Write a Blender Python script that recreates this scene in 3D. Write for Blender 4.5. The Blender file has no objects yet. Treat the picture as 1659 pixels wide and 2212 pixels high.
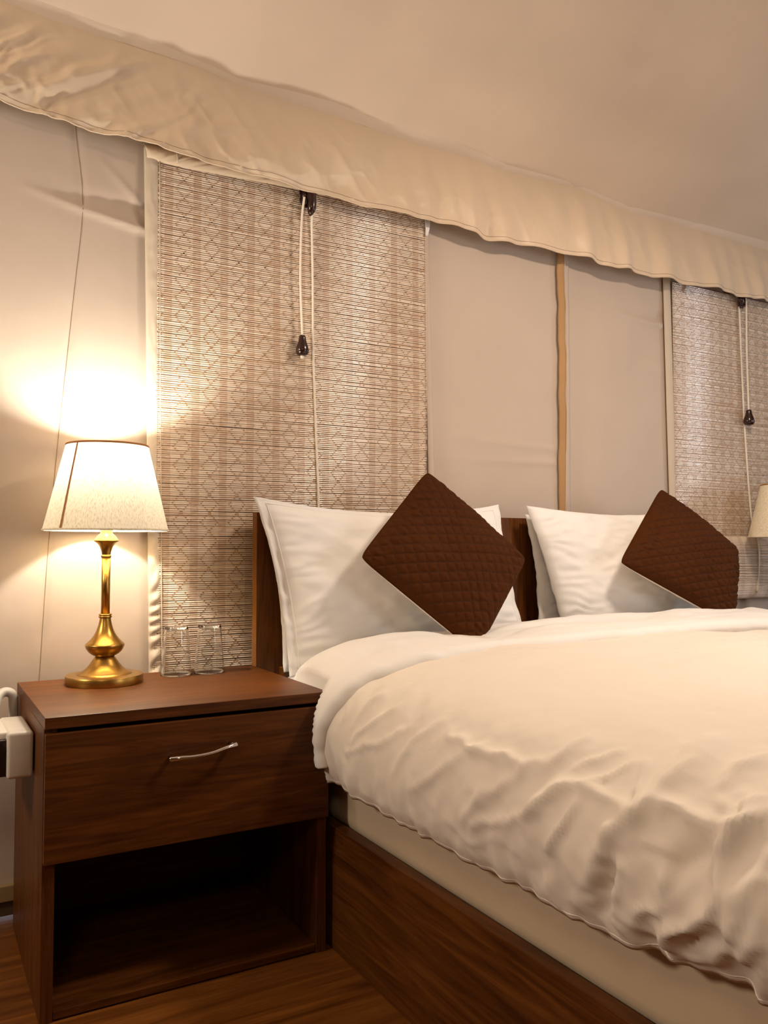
import bpy, bmesh, math, random
import numpy as np
from mathutils import Vector, Matrix
random.seed(7)
SC = bpy.context.scene
COL = SC.collection
R = math.radians

# ------------------------------------------------------------------ camera
FPX = 1794.0
cam_d = bpy.data.cameras.new('camera')
cam = bpy.data.objects.new('camera', cam_d); COL.objects.link(cam)
cam.location = (0, 0, 1.0)
cam.rotation_euler = (R(90 + 2.46), 0, R(-29.53))
cam_d.sensor_fit = 'VERTICAL'; cam_d.sensor_height = 24.0
cam_d.lens = 24.0 * FPX / 2212.0
cam_d.clip_start = 0.02
SC.camera = cam

# ------------------------------------------------------------------ world, lights, exposure
W = bpy.data.worlds.new('world'); SC.world = W; W.use_nodes = True
W.node_tree.nodes['Background'].inputs[0].default_value = (0.75, 0.87, 1.0, 1)
W.node_tree.nodes['Background'].inputs[1].default_value = 0.9

def lamp(name, typ, loc, energy, color, size=0.1, target=None, size_y=None, spread=None):
    d = bpy.data.lights.new(name, typ); d.energy = energy; d.color = color
    if typ == 'AREA':
        d.size = size
        if size_y: d.shape = 'RECTANGLE'; d.size_y = size_y
        else: d.shape = 'DISK'
        if spread: d.spread = R(spread)
    else:
        d.shadow_soft_size = size
    o = bpy.data.objects.new(name, d); COL.objects.link(o); o.location = loc
    if target is not None:
        o.rotation_euler = (Vector(target) - Vector(loc)).to_track_quat('-Z', 'Y').to_euler()
    return o
# assumed warm overhead lamp above the bed, out of view
lamp('assumed_overhead_lamp', 'AREA', (2.05, 1.02, 2.50), 31, (1.0, 0.82, 0.66), 0.34, (2.0, 1.15, 0.7))
# unseen warm fill added on the left to lift bed side and roof
lamp('left_fill', 'AREA', (-2.0, 1.70, 2.05), 40, (1.0, 0.85, 0.69), 0.5, (0.6, 1.6, 2.2))
# added warm fill behind the camera, brightens the side of the bed
lamp('rear_fill', 'AREA', (-0.7, -1.0, 2.45), 9, (1.0, 0.76, 0.52), 0.5, (0.6, 0.9, 0.6))
# assumed cool lights against closed right and front walls, sized to streak the blinds
lamp('assumed_right_light', 'AREA', (4.55, 1.15, 1.55), 11, (0.86, 0.92, 1.0), 0.16, (3.0, 1.15, 1.45), 0.9)
lamp('assumed_front_light', 'AREA', (3.9, -2.6, 1.25), 34, (0.90, 0.93, 1.0), 0.16, (2.4, 1.2, 1.15), 1.9)  # narrow assumed source behind the camera, no doorway built

SC.view_settings.view_transform = 'Standard'
SC.view_settings.look = 'None'
SC.view_settings.gamma = 1.0
SC.view_settings.exposure = 0.12
SC.view_settings.use_curve_mapping = False

# ------------------------------------------------------------------ numpy noise
_rng = np.random.RandomState(3)
_perm = _rng.permutation(256); _perm = np.concatenate([_perm, _perm])
_grad = _rng.uniform(-1, 1, 256)
def vnoise(x, y):
    xi = np.floor(x).astype(int); yi = np.floor(y).astype(int)
    xf = x - xi; yf = y - yi
    u = xf*xf*xf*(xf*(xf*6-15)+10); v = yf*yf*yf*(yf*(yf*6-15)+10)
    h = lambda a, b: _grad[_perm[(_perm[a & 255] + b) & 255]]
    a = h(xi, yi); b = h(xi+1, yi); c = h(xi, yi+1); d = h(xi+1, yi+1)
    return (a*(1-u)+b*u)*(1-v) + (c*(1-u)+d*u)*v
def fbm(x, y, o=4, g=0.5):
    t = 0; a = 1.0
    for i in range(o):
        t = t + a*vnoise(x*2**i + 17.3*i, y*2**i - 9.1*i); a *= g
    return t
def ridged(x, y, o=3):
    t = 0; a = 1.0
    for i in range(o):
        t = t + a*(1 - np.abs(vnoise(x*2**i + 31*i, y*2**i + 5*i))*2); a *= 0.5
    return t
def smooth(a, b, x):
    t = np.clip((x-a)/(b-a), 0, 1); return t*t*(3-2*t)
def poly_dist(px, py, pts):
    best = np.full(px.shape, 1e9); par = np.zeros(px.shape); n = len(pts)-1
    for i in range(n):
        ax, ay = pts[i]; bx, by = pts[i+1]
        dx, dy = bx-ax, by-ay; L = dx*dx+dy*dy+1e-12
        t = np.clip(((px-ax)*dx+(py-ay)*dy)/L, 0, 1)
        d = np.hypot(px-ax-t*dx, py-ay-t*dy)
        m = d < best
        best = np.where(m, d, best); par = np.where(m, (i+t)/n, par)
    return best, par

# ------------------------------------------------------------------ object helpers
def tag(o, label=None, cat=None, group=None, kind=None):
    if label: o['label'] = label
    if cat: o['category'] = cat
    if group: o['group'] = group
    if kind: o['kind'] = kind
    return o
def empty(name, loc, label=None, cat=None, group=None):
    o = bpy.data.objects.new(name, None); COL.objects.link(o)
    o.location = loc; o.empty_display_size = 0.05
    return tag(o, label, cat, group)
def mobj(name, verts, faces, mat, parent=None, smooth_=True, origin=None):
    """mesh from world-space verts; the origin of the parent chain is subtracted"""
    me = bpy.data.meshes.new(name)
    verts = np.asarray(verts, dtype=float)
    po = Vector((0, 0, 0)); p = parent
    while p is not None: po += p.location; p = p.parent
    if origin is None: origin = po if parent is not None else Vector((0, 0, 0))
    origin = Vector(origin)
    me.from_pydata((verts - np.array(origin)).tolist(), [], [tuple(map(int, f)) for f in faces])
    me.materials.append(mat)
    if smooth_: me.polygons.foreach_set('use_smooth', [True]*len(me.polygons))
    me.update()
    o = bpy.data.objects.new(name, me); COL.objects.link(o)
    o.parent = parent; o.location = origin - po
    return o
def bm_obj(name, bm, mat, parent=None, smooth_=False):
    vs = [v.co.copy() for v in bm.verts]
    bm.verts.index_update()
    fs = [[v.index for v in f.verts] for f in bm.faces]
    bm.free()
    return mobj(name, [tuple(v) for v in vs], fs, mat, parent, smooth_)
def box(name, lo, hi, mat, parent=None, bev=0.002, seg=2):
    bm = bmesh.new(); bmesh.ops.create_cube(bm, size=1)
    for v in bm.verts:
        for k in range(3): v.co[k] = lo[k] + (v.co[k]+0.5)*(hi[k]-lo[k])
    if bev: bmesh.ops.bevel(bm, geom=list(bm.edges), offset=bev, segments=seg, affect='EDGES', profile=0.5)
    o = bm_obj(name, bm, mat, parent, False)
    # centre the origin on the piece so that grain follows it
    return o
def grid_faces(nu, nv, off=0, wrap_v=False):
    f = []
    for i in range(nu-1):
        for j in range(nv if wrap_v else nv-1):
            j2 = (j+1) % nv
            f.append((off+i*nv+j, off+(i+1)*nv+j, off+(i+1)*nv+j2, off+i*nv+j2))
    return f
def lathe(name, prof, mat, parent, loc, n=64, cap=True):
    prof = np.array(prof); m = len(prof)
    a = np.linspace(0, 2*np.pi, n, endpoint=False)
    v = np.stack([loc[0]+np.outer(prof[:, 0], np.cos(a)), loc[1]+np.outer(prof[:, 0], np.sin(a)),
                  loc[2]+np.repeat(prof[:, 1][:, None], n, 1)], -1).reshape(-1, 3)
    f = [(i*n+j, i*n+(j+1) % n, (i+1)*n+(j+1) % n, (i+1)*n+j) for i in range(m-1) for j in range(n)]
    if cap:
        if prof[0, 0] > 1e-5: f.append(tuple(range(n))[::-1])
        if prof[-1, 0] > 1e-5: f.append(tuple((m-1)*n+j for j in range(n)))
    o = mobj(name, v, f, mat, parent)
    return o
def sharp(o, deg=35):
    o.data.set_sharp_from_angle(angle=R(deg)); return o
def resample(pts, n):
    """Catmull-Rom through pts, n points"""
    P = np.array(pts, float); P = np.vstack([2*P[0]-P[1], P, 2*P[-1]-P[-2]])
    out = []
    m = len(P)-3
    for t in np.linspace(0, m-1e-6, n):
        i = int(t); u = t-i
        a, b, c, d = P[i:i+4]
        out.append(0.5*((2*b)+(-a+c)*u+(2*a-5*b+4*c-d)*u*u+(-a+3*b-3*c+d)*u**3))
    return np.array(out)
def tube(name, pts, r, mat, parent=None, n=10, k=None, rads=None):
    P = resample(pts, k) if k else np.array(pts, float)
    m = len(P); V = []; prev = None
    for i in range(m):
        t = P[min(i+1, m-1)]-P[max(i-1, 0)]; t /= np.linalg.norm(t)+1e-12
        if prev is None:
            h = np.array([1., 0, 0]) if abs(t[0]) < 0.8 else np.array([0, 0, 1.])
            s = np.cross(t, h)
        else: s = prev - t*np.dot(prev, t)
        s /= np.linalg.norm(s); prev = s; b = np.cross(t, s)
        rr = rads[i] if rads is not None else r
        for j in range(n):
            a = 2*np.pi*j/n; V.append(P[i]+rr*(np.cos(a)*s+np.sin(a)*b))
    F = grid_faces(m, n, 0, True) + [tuple(range(n)), tuple((m-1)*n+j for j in range(n))[::-1]]
    return mobj(name, V, F, mat, parent)
def copy_tree(o, parent=None):
    c = o.copy(); COL.objects.link(c); c.parent = parent
    for ch in o.children: copy_tree(ch, c)
    return c

# ------------------------------------------------------------------ materials
def new_mat(name):
    m = bpy.data.materials.new(name); m.use_nodes = True
    nt = m.node_tree; b = nt.nodes['Principled BSDF']
    return m, nt, b
def nd(nt, typ, **kw):
    n = nt.nodes.new(typ)
    for k, v in kw.items():
        if k.startswith('i_'):
            n.inputs[int(k[2:]) if k[2:].isdigit() else k[2:]].default_value = v
        else: setattr(n, k, v)
    return n
def lk(nt, a, b): nt.links.new(a, b)
def ramp(nt, stops):
    r = nt.nodes.new('ShaderNodeValToRGB')
    e = r.color_ramp.elements
    while len(e) < len(stops): e.new(0.5)
    for i, (p, c) in enumerate(stops): e[i].position = p; e[i].color = (*c, 1)
    return r
def fabric(name, col, rough=0.8, weave=900, bump=0.08, var=0.06, sheen=0.0, broad=0.0, subtle=3.0, translucent=0.0):
    m, nt, b = new_mat(name)
    tc = nd(nt, 'ShaderNodeTexCoord')
    n1 = nd(nt, 'ShaderNodeTexNoise', i_Scale=subtle, i_Detail=4.0)
    lk(nt, tc.outputs['Object'], n1.inputs['Vector'])
    c0 = tuple(max(0, c*(1-var)) for c in col); c1 = tuple(min(1, c*(1+var)) for c in col)
    rp = ramp(nt, [(0.3, c0), (0.7, c1)]); lk(nt, n1.outputs['Fac'], rp.inputs[0])
    lk(nt, rp.outputs[0], b.inputs['Base Color'])
    n2 = nd(nt, 'ShaderNodeTexNoise', i_Scale=weave, i_Detail=2.0)
    lk(nt, tc.outputs['Object'], n2.inputs['Vector'])
    bp = nd(nt, 'ShaderNodeBump', i_Strength=bump, i_Distance=0.001)
    lk(nt, n2.outputs['Fac'], bp.inputs['Height'])
    last = bp
    if broad:
        n3 = nd(nt, 'ShaderNodeTexNoise', i_Scale=14.0, i_Detail=5.0, i_Distortion=0.8)
        lk(nt, tc.outputs['Object'], n3.inputs['Vector'])
        bp2 = nd(nt, 'ShaderNodeBump', i_Strength=broad, i_Distance=0.01)
        lk(nt, n3.outputs['Fac'], bp2.inputs['Height']); lk(nt, bp.outputs[0], bp2.inputs['Normal'])
        last = bp2
    lk(nt, last.outputs[0], b.inputs['Normal'])
    b.inputs['Roughness'].default_value = rough
    b.inputs['Specular IOR Level'].default_value = 0.3
    if sheen:
        b.inputs['Sheen Weight'].default_value = sheen
        b.inputs['Sheen Roughness'].default_value = 0.4
    return m
def wood(name, axis, dark, light, rough=0.42, sc=1.0, bump=0.05):
    """grain runs along axis (0 x, 1 y, 2 z)"""
    m, nt, b = new_mat(name)
    tc = nd(nt, 'ShaderNodeTexCoord')
    s = [16.0*sc]*3; s[axis] = 1.3*sc
    mp = nd(nt, 'ShaderNodeMapping'); mp.inputs['Scale'].default_value = s
    lk(nt, tc.outputs['Object'], mp.inputs['Vector'])
    n1 = nd(nt, 'ShaderNodeTexNoise', i_Scale=1.0, i_Detail=6.0, i_Roughness=0.6, i_Distortion=2.4)
    lk(nt, mp.outputs[0], n1.inputs['Vector'])
    s2 = [160.0*sc]*3; s2[axis] = 7.0*sc
    mp2 = nd(nt, 'ShaderNodeMapping'); mp2.inputs['Scale'].default_value = s2
    lk(nt, tc.outputs['Object'], mp2.inputs['Vector'])
    n2 = nd(nt, 'ShaderNodeTexNoise', i_Scale=1.0, i_Detail=3.0)
    lk(nt, mp2.outputs[0], n2.inputs['Vector'])
    mid = tuple((a+c)/2 for a, c in zip(dark, light))
    rp = ramp(nt, [(0.30, dark), (0.5, mid), (0.68, light)]); lk(nt, n1.outputs['Fac'], rp.inputs[0])
    rp2 = ramp(nt, [(0.35, (0.72, 0.66, 0.62)), (0.6, (1, 1, 1))]); lk(nt, n2.outputs['Fac'], rp2.inputs[0])
    mx = nd(nt, 'ShaderNodeMix', data_type='RGBA', blend_type='MULTIPLY'); mx.inputs[0].default_value = 0.8
    lk(nt, rp.outputs[0], mx.inputs[6]); lk(nt, rp2.outputs[0], mx.inputs[7])
    lk(nt, mx.outputs[2], b.inputs['Base Color'])
    bp = nd(nt, 'ShaderNodeBump', i_Strength=bump, i_Distance=0.0006)
    lk(nt, n2.outputs['Fac'], bp.inputs['Height']); lk(nt, bp.outputs[0], b.inputs['Normal'])
    b.inputs['Roughness'].default_value = rough
    b.inputs['Specular IOR Level'].default_value = 0.2
    return m
def plain(name, col, rough=0.5, metal=0.0, spec=0.5, noise=0.04, sc=40):
    m, nt, b = new_mat(name)
    tc = nd(nt, 'ShaderNodeTexCoord')
    n1 = nd(nt, 'ShaderNodeTexNoise', i_Scale=float(sc), i_Detail=3.0)
    lk(nt, tc.outputs['Object'], n1.inputs['Vector'])
    rp = ramp(nt, [(0.3, tuple(c*(1-noise) for c in col)), (0.7, tuple(min(1, c*(1+noise)) for c in col))])
    lk(nt, n1.outputs['Fac'], rp.inputs[0]); lk(nt, rp.outputs[0], b.inputs['Base Color'])
    b.inputs['Roughness'].default_value = rough; b.inputs['Metallic'].default_value = metal
    b.inputs['Specular IOR Level'].default_value = spec
    return m

WD, WL = (0.055, 0.0155, 0.0023), (0.15, 0.049, 0.0085)
M = {}
M['canvas'] = fabric('canvas_wall', (0.54, 0.435, 0.345), 0.62, 700, 0.10, 0.03)
M['ceil'] = fabric('canvas_ceiling', (0.71, 0.575, 0.445), 0.75, 500, 0.12, 0.04)
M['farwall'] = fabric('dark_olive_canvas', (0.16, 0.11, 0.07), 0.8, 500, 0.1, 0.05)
M['valance'] = fabric('valance_satin', (0.70, 0.55, 0.39), 0.42, 600, 0.06, 0.03)
M['bind'] = fabric('binding_cotton', (0.60, 0.50, 0.38), 0.6, 800, 0.1, 0.03)
M['strap'] = fabric('webbing', (0.42, 0.24, 0.10), 0.6, 900, 0.2, 0.08)
M['duvet'] = fabric('duvet_cotton', (0.78, 0.70, 0.61), 0.85, 1200, 0.05, 0.015, broad=0.10)
M['pillow'] = fabric('pillow_cotton', (0.82, 0.79, 0.75), 0.85, 1200, 0.05, 0.012, broad=0.06)
M['mattress'] = fabric('mattress_cover', (0.58, 0.45, 0.31), 0.8, 700, 0.1, 0.03)
M['brown'] = fabric('brown_velvet', (0.060, 0.0165, 0.0025), 0.8, 700, 0.15, 0.15)
M['brown'].node_tree.nodes['Principled BSDF'].inputs['Specular IOR Level'].default_value = 0.08
M['thread'] = plain('brown_thread', (0.33, 0.185, 0.08), 0.8)
M['dkthread'] = plain('dark_brown_thread', (0.03, 0.009, 0.004), 0.8)
M['seam'] = plain('seam_thread', (0.28, 0.19, 0.12), 0.9)
M['topseam'] = plain('dark_seam_thread', (0.10, 0.05, 0.025), 0.9)
M['cord'] = fabric('cotton_cord', (0.80, 0.72, 0.60), 0.8, 500, 0.3, 0.05)
M['darkwood'] = plain('dark_lacquered_wood', (0.022, 0.005, 0.003), 0.22, 0, 0.6)
M['wx'] = wood('walnut_laminate_x', 0, WD, WL)
M['wy'] = wood('walnut_laminate_y', 1, WD, WL)
M['wz'] = wood('walnut_laminate_z', 2, WD, WL)
M['edge'] = wood('walnut_lit_edge', 2, (0.20, 0.075, 0.012), (0.28, 0.11, 0.02))  # light on the headboard's left end, put into a paler walnut
M['floor'] = wood('floor_laminate', 0, (0.09, 0.027, 0.004), (0.25, 0.088, 0.016), 0.4, 0.7)
M['chrome'] = plain('chrome', (0.75, 0.72, 0.70), 0.12, 1.0)
M['brass'] = plain('brushed_brass', (0.46, 0.265, 0.06), 0.33, 1.0, sc=8)
M['ivory'] = plain('ivory_collar', (0.80, 0.70, 0.42), 0.35)
M['plastic'] = plain('white_plastic', (0.66, 0.60, 0.52), 0.35)
M['slot'] = plain('dark_plastic', (0.02, 0.006, 0.005), 0.5)
M['conduit'] = plain('grey_conduit', (0.50, 0.47, 0.42), 0.5)
M['ground'] = plain('outside_ground', (0.62, 0.60, 0.56), 0.9, sc=4)
M['skirt'] = fabric('dark_mud_skirt', (0.10, 0.06, 0.03), 0.8)
M['basebrown'] = fabric('brown_hem_canvas', (0.30, 0.20, 0.09), 0.7)

# linen lamp shade: light shines through the cloth
def shade_mat():
    m, nt, b = new_mat('linen_shade')
    out = nt.nodes['Material Output']
    tc = nd(nt, 'ShaderNodeTexCoord')
    mp = nd(nt, 'ShaderNodeMapping'); mp.inputs['Scale'].default_value = (420, 420, 60)
    mp.inputs['Rotation'].default_value = (0.0, 0.35, 0.0)
    lk(nt, tc.outputs['Object'], mp.inputs['Vector'])
    n1 = nd(nt, 'ShaderNodeTexNoise', i_Scale=1.0, i_Detail=3.0); lk(nt, mp.outputs[0], n1.inputs['Vector'])
    rp = ramp(nt, [(0.34, (0.66, 0.56, 0.39)), (0.52, (0.86, 0.78, 0.60))]); lk(nt, n1.outputs['Fac'], rp.inputs[0])
    d = nd(nt, 'ShaderNodeBsdfDiffuse'); t = nd(nt, 'ShaderNodeBsdfTranslucent')
    lk(nt, rp.outputs[0], d.inputs[0]); lk(nt, rp.outputs[0], t.inputs[0])
    mx = nd(nt, 'ShaderNodeMixShader'); mx.inputs[0].default_value = 0.045
    lk(nt, d.outputs[0], mx.inputs[1]); lk(nt, t.outputs[0], mx.inputs[2]); lk(nt, mx.outputs[0], out.inputs['Surface'])
    return m
M['shade'] = shade_mat()
M['ribbon'] = fabric('brown_ribbon', (0.36, 0.15, 0.04), 0.7, 600, 0.3)
def glass_mat():
    m, nt, b = new_mat('clear_glass')
    b.inputs['Base Color'].default_value = (0.97, 0.98, 0.97, 1)
    b.inputs['Roughness'].default_value = 0.0
    b.inputs['Transmission Weight'].default_value = 1.0
    b.inputs['IOR'].default_value = 1.46
    n = nd(nt, 'ShaderNodeTexNoise', i_Scale=30.0)
    rp = ramp(nt, [(0, (0.955, 0.965, 0.955)), (1, (0.985, 0.99, 0.985))]); lk(nt, n.outputs['Fac'], rp.inputs[0])
    lk(nt, rp.outputs[0], b.inputs['Base Color'])
    return m
M['glass'] = glass_mat()
def slat_mat(name, pitch, phase, half, pale, band, amt):
    """bamboo slat: brown bands along its length, each slat its own tone"""
    m, nt, b = new_mat(name)
    tc = nd(nt, 'ShaderNodeTexCoord'); sx = nd(nt, 'ShaderNodeSeparateXYZ')
    lk(nt, tc.outputs['Object'], sx.inputs[0])
    a = nd(nt, 'ShaderNodeMath', operation='ADD'); a.inputs[1].default_value = -phase + 50*pitch
    lk(nt, sx.outputs[0], a.inputs[0])
    md = nd(nt, 'ShaderNodeMath', operation='PINGPONG'); md.inputs[1].default_value = pitch/2
    lk(nt, a.outputs[0], md.inputs[0])
    cp = nd(nt, 'ShaderNodeMath', operation='LESS_THAN'); cp.inputs[1].default_value = half
    lk(nt, md.outputs[0], cp.inputs[0])
    oi = nd(nt, 'ShaderNodeObjectInfo')
    cx = nd(nt, 'ShaderNodeCombineXYZ'); lk(nt, sx.outputs[0], cx.inputs[0]); 
    m10 = nd(nt, 'ShaderNodeMath', operation='MULTIPLY'); m10.inputs[1].default_value = 37.0
    lk(nt, oi.outputs['Random'], m10.inputs[0]); lk(nt, m10.outputs[0], cx.inputs[1])
    n1 = nd(nt, 'ShaderNodeTexNoise', i_Scale=4.0, i_Detail=3.0); lk(nt, cx.outputs[0], n1.inputs['Vector'])
    rp = ramp(nt, [(0.36, (pale[0]*0.80, pale[1]*0.72, pale[2]*0.66)), (0.50, tuple(c*0.9 for c in pale)), (0.62, pale)]); lk(nt, n1.outputs['Fac'], rp.inputs[0])
    n2 = nd(nt, 'ShaderNodeTexNoise', i_Scale=40.0, i_Detail=1.0); lk(nt, cx.outputs[0], n2.inputs['Vector'])
    ml = nd(nt, 'ShaderNodeMath', operation='MULTIPLY'); lk(nt, cp.outputs[0], ml.inputs[0])
    mr = nd(nt, 'ShaderNodeMapRange'); mr.inputs[1].default_value = 0.35; mr.inputs[2].default_value = 0.6
    mr.inputs[3].default_value = 0.35*amt; mr.inputs[4].default_value = amt
    lk(nt, n2.outputs['Fac'], mr.inputs[0]); lk(nt, mr.outputs[0], ml.inputs[1])
    mx = nd(nt, 'ShaderNodeMix', data_type='RGBA')
    lk(nt, ml.outputs[0], mx.inputs[0]); lk(nt, rp.outputs[0], mx.inputs[6]); mx.inputs[7].default_value = (*band, 1)
    lk(nt, mx.outputs[2], b.inputs['Base Color'])
    b.inputs['Roughness'].default_value = 0.12
    b.inputs['Specular IOR Level'].default_value = 0.8
    return m

# ------------------------------------------------------------------ room shell
YW = 2.497      # face of the canvas wall
VB = [(-2.2, 2.26), (0.179, 2.215), (0.333, 2.203), (0.564, 2.187), (0.674, 2.171), (0.863, 2.164), (1.051, 2.161), (1.218, 2.155), (1.377, 2.148), (1.565, 2.156), (1.829, 2.136), (2.048, 2.14), (2.234, 2.146), (2.457, 2.132), (2.752, 2.13), (3.042, 2.137), (3.42, 2.137), (4.6, 2.12)]
VT = [(-2.2, 2.56), (0.227, 2.512), (0.334, 2.502), (0.449, 2.492), (0.584, 2.486), (0.74, 2.482), (0.891, 2.465), (1.002, 2.46), (1.22, 2.456), (1.4, 2.438), (1.744, 2.44), (1.937, 2.428), (2.275, 2.439), (2.581, 2.401), (2.788, 2.408), (3.484, 2.4), (4.6, 2.39)]
ST = [(-2.2, 2.585), (0.293, 2.536), (0.411, 2.527), (0.576, 2.524), (0.745, 2.504), (0.88, 2.484), (1.07, 2.492), (1.24, 2.492), (1.383, 2.47), (1.713, 2.469), (1.925, 2.449), (2.26, 2.456), (2.551, 2.423), (2.942, 2.428), (3.443, 2.428), (4.6, 2.41)]
def itp(tab, x): return np.interp(x, [p[0] for p in tab], [p[1] for p in tab])

def quad_structure(name, corners, mat):
    o = mobj(name, corners, [(0, 1, 2, 3)], mat, None, False); tag(o, kind='structure'); return o

fl = mobj('floor', [(-2.2, -2.7, 0), (4.6, -2.7, 0), (4.6, 2.56, 0), (-2.2, 2.56, 0), (-2.2, -2.7, -0.05), (4.6, -2.7, -0.05), (4.6, 2.56, -0.05), (-2.2, 2.56, -0.05)],
          [(0, 1, 2, 3), (7, 6, 5, 4), (0, 4, 5, 1), (1, 5, 6, 2), (2, 6, 7, 3), (3, 7, 4, 0)], M['floor'], None, False)
tag(fl, kind='structure')
g = mobj('ground', [(-12, 2.56, -0.02), (12, 2.56, -0.02), (12, 14, -0.02), (-12, 14, -0.02)], [(0, 1, 2, 3)], M['ground'], None, False)
tag(g, kind='structure')

# back wall of canvas, with pulls and creases
xs = np.concatenate([np.arange(-2.2, 0.1, 0.1), np.arange(0.1, 0.62, 0.007), np.arange(0.62, 1.58, 0.06), np.arange(1.58, 2.84, 0.011), np.arange(2.84, 4.61, 0.08)])
zs = np.concatenate([np.arange(0.088, 0.6, 0.05), np.arange(0.6, 2.3, 0.010), np.arange(2.3, 2.60, 0.05)])
X, Z = np.meshgrid(xs, zs, indexing='ij')
d = 0.006*fbm(X*1.6, Z*1.1, 3) + 0.0012*fbm(X*9, Z*6, 3)
def pull(d, pts, w, a, ramp_=(0, 1)):
    dist, par = poly_dist(X, Z, pts)
    return d + a*np.exp(-(dist/w)**2)*(ramp_[0]+(ramp_[1]-ramp_[0])*par)
d = pull(d, [(0.25, 2.017), (0.409, 1.985), (0.60, 1.955)], 0.010, 0.014, (0.1, 1))
d = pull(d, [(0.30, 2.03), (0.45, 2.02), (0.60, 2.025)], 0.022, -0.010, (0.0, 1))
d = pull(d, [(0.46, 2.14), (0.60, 2.01)], 0.010, 0.006, (0.2, 1))
d = pull(d, [(1.60, 1.412), (1.85, 1.398), (2.19, 1.386)], 0.010, 0.004)
d = pull(d, [(1.60, 1.321), (2.19, 1.332)], 0.012, 0.004)
d = pull(d, [(2.45, 1.995), (2.62, 1.965), (2.80, 1.955)], 0.012, 0.012, (0, 1))
d = pull(d, [(2.50, 2.00), (2.80, 1.998)], 0.018, -0.008, (0, 1))
d = pull(d, [(2.35, 1.80), (2.60, 1.775), (2.78, 1.76)], 0.02, 0.003, (0, 1))
d = pull(d, [(1.60, 1.98), (2.0, 1.95), (2.19, 1.95)], 0.03, 0.004)
seam_pts = [(0.387, 2.26), (0.387, 2.206), (0.409, 1.999), (0.388, 1.723), (0.351, 1.292), (0.331, 1.004), (0.313, 0.644), (0.30, 0.4)]
sd, _ = poly_dist(X, Z, seam_pts)
d = d - 0.003*np.exp(-(sd/0.012)**2)
inblind = ((X > 0.60) & (X < 1.60) & (Z < 2.22)) | (X > 2.80)
d = np.where(inblind, np.minimum(d, 0), d)
V = np.stack([X, YW - d, Z], -1).reshape(-1, 3)
wall = mobj('wall_back', V, grid_faces(len(xs), len(zs)), M['canvas']); tag(wall, kind='structure')
def wall_y(x, z):
    i = int(np.argmin(abs(xs-x))); j = int(np.argmin(abs(zs-z))); return YW - d[i, j]
sp = resample([(p[0], 0, p[1]) for p in seam_pts], 120)
sp = [(p[0], wall_y(p[0], p[2])-0.0003, p[2]) for p in sp]
tube('seam', sp, 0.0011, M['seam'], wall, 6)

hem = box('baseboard_back', (-2.2, 2.478, 0.048), (4.6, 2.50, 0.092), M['basebrown'], None, 0.003); tag(hem, kind='structure')
sk = box('trim_1', (-2.2, 2.486, 0.009), (4.6, 2.502, 0.049), M['skirt'], None, 0.002); tag(sk, kind='structure')

# sloping canvas roof
cx = np.arange(-2.2, 4.61, 0.085); cv = np.linspace(0, 1, 60)
cy = 2.56 - cv*(2.56+0.2)
Xc, Yc = np.meshgrid(cx, cy, indexing='ij')
Zc = itp(ST, Xc) + 0.46*(2.44-Yc) - 0.03*np.sin(np.clip((2.44-Yc)/2.6, 0, 1)*np.pi) + 0.004*fbm(Xc*1.2, Yc*1.2, 3)
V = np.stack([Xc, Yc, Zc], -1).reshape(-1, 3)
ce = mobj('ceiling', V, grid_faces(len(cx), len(cv)), M['ceil']); tag(ce, kind='structure')
zr = 3.66
front_roof = quad_structure('ceiling_front', [(-2.2, -0.2, zr+.08), (4.6, -0.2, zr-.08), (4.6, -2.7, 2.4), (-2.2, -2.7, 2.4)], M['ceil'])
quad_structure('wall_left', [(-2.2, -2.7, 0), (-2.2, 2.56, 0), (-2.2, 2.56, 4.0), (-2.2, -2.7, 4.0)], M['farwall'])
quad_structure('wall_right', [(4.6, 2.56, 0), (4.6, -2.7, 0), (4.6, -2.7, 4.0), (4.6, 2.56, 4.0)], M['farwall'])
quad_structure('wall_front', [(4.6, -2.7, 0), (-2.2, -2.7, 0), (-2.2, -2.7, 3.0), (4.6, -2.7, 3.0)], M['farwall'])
# soft rolled seam where roof and valance meet
tx = np.arange(-2.2, 4.6, 0.012); tn = 14
zt, zs_ = itp(VT, tx), itp(ST, tx)
kinks = [0.53, 0.90, 1.32, 1.92, 2.27, 2.56, 2.95]
rad = 1 - 0.45*sum(np.exp(-((tx-k)/0.02)**2) for k in kinks) + 0.10*vnoise(tx*9, tx*0)
V = []
for i in range(len(tx)):
    for j in range(tn):
        t = j/(tn-1)
        base_z = zt[i]-0.006 + (zs_[i]+0.012-zt[i]+0.006)*t
        base_y = 2.474 + (2.442-2.474)*t
        b = math.sin(t*math.pi)*0.006*rad[i]
        V.append((tx[i], base_y-b, base_z-b*0.5))
tr = mobj('trim_2', V, grid_faces(len(tx), tn), M['ceil']); tag(tr, kind='structure')
sp = [(x, 2.4355, float(itp(ST, x))+0.0115-0.002) for x in np.arange(-0.6, 4.5, 0.02)]
tube('seam', sp, 0.0009, M['seam'], tr, 6)

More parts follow.
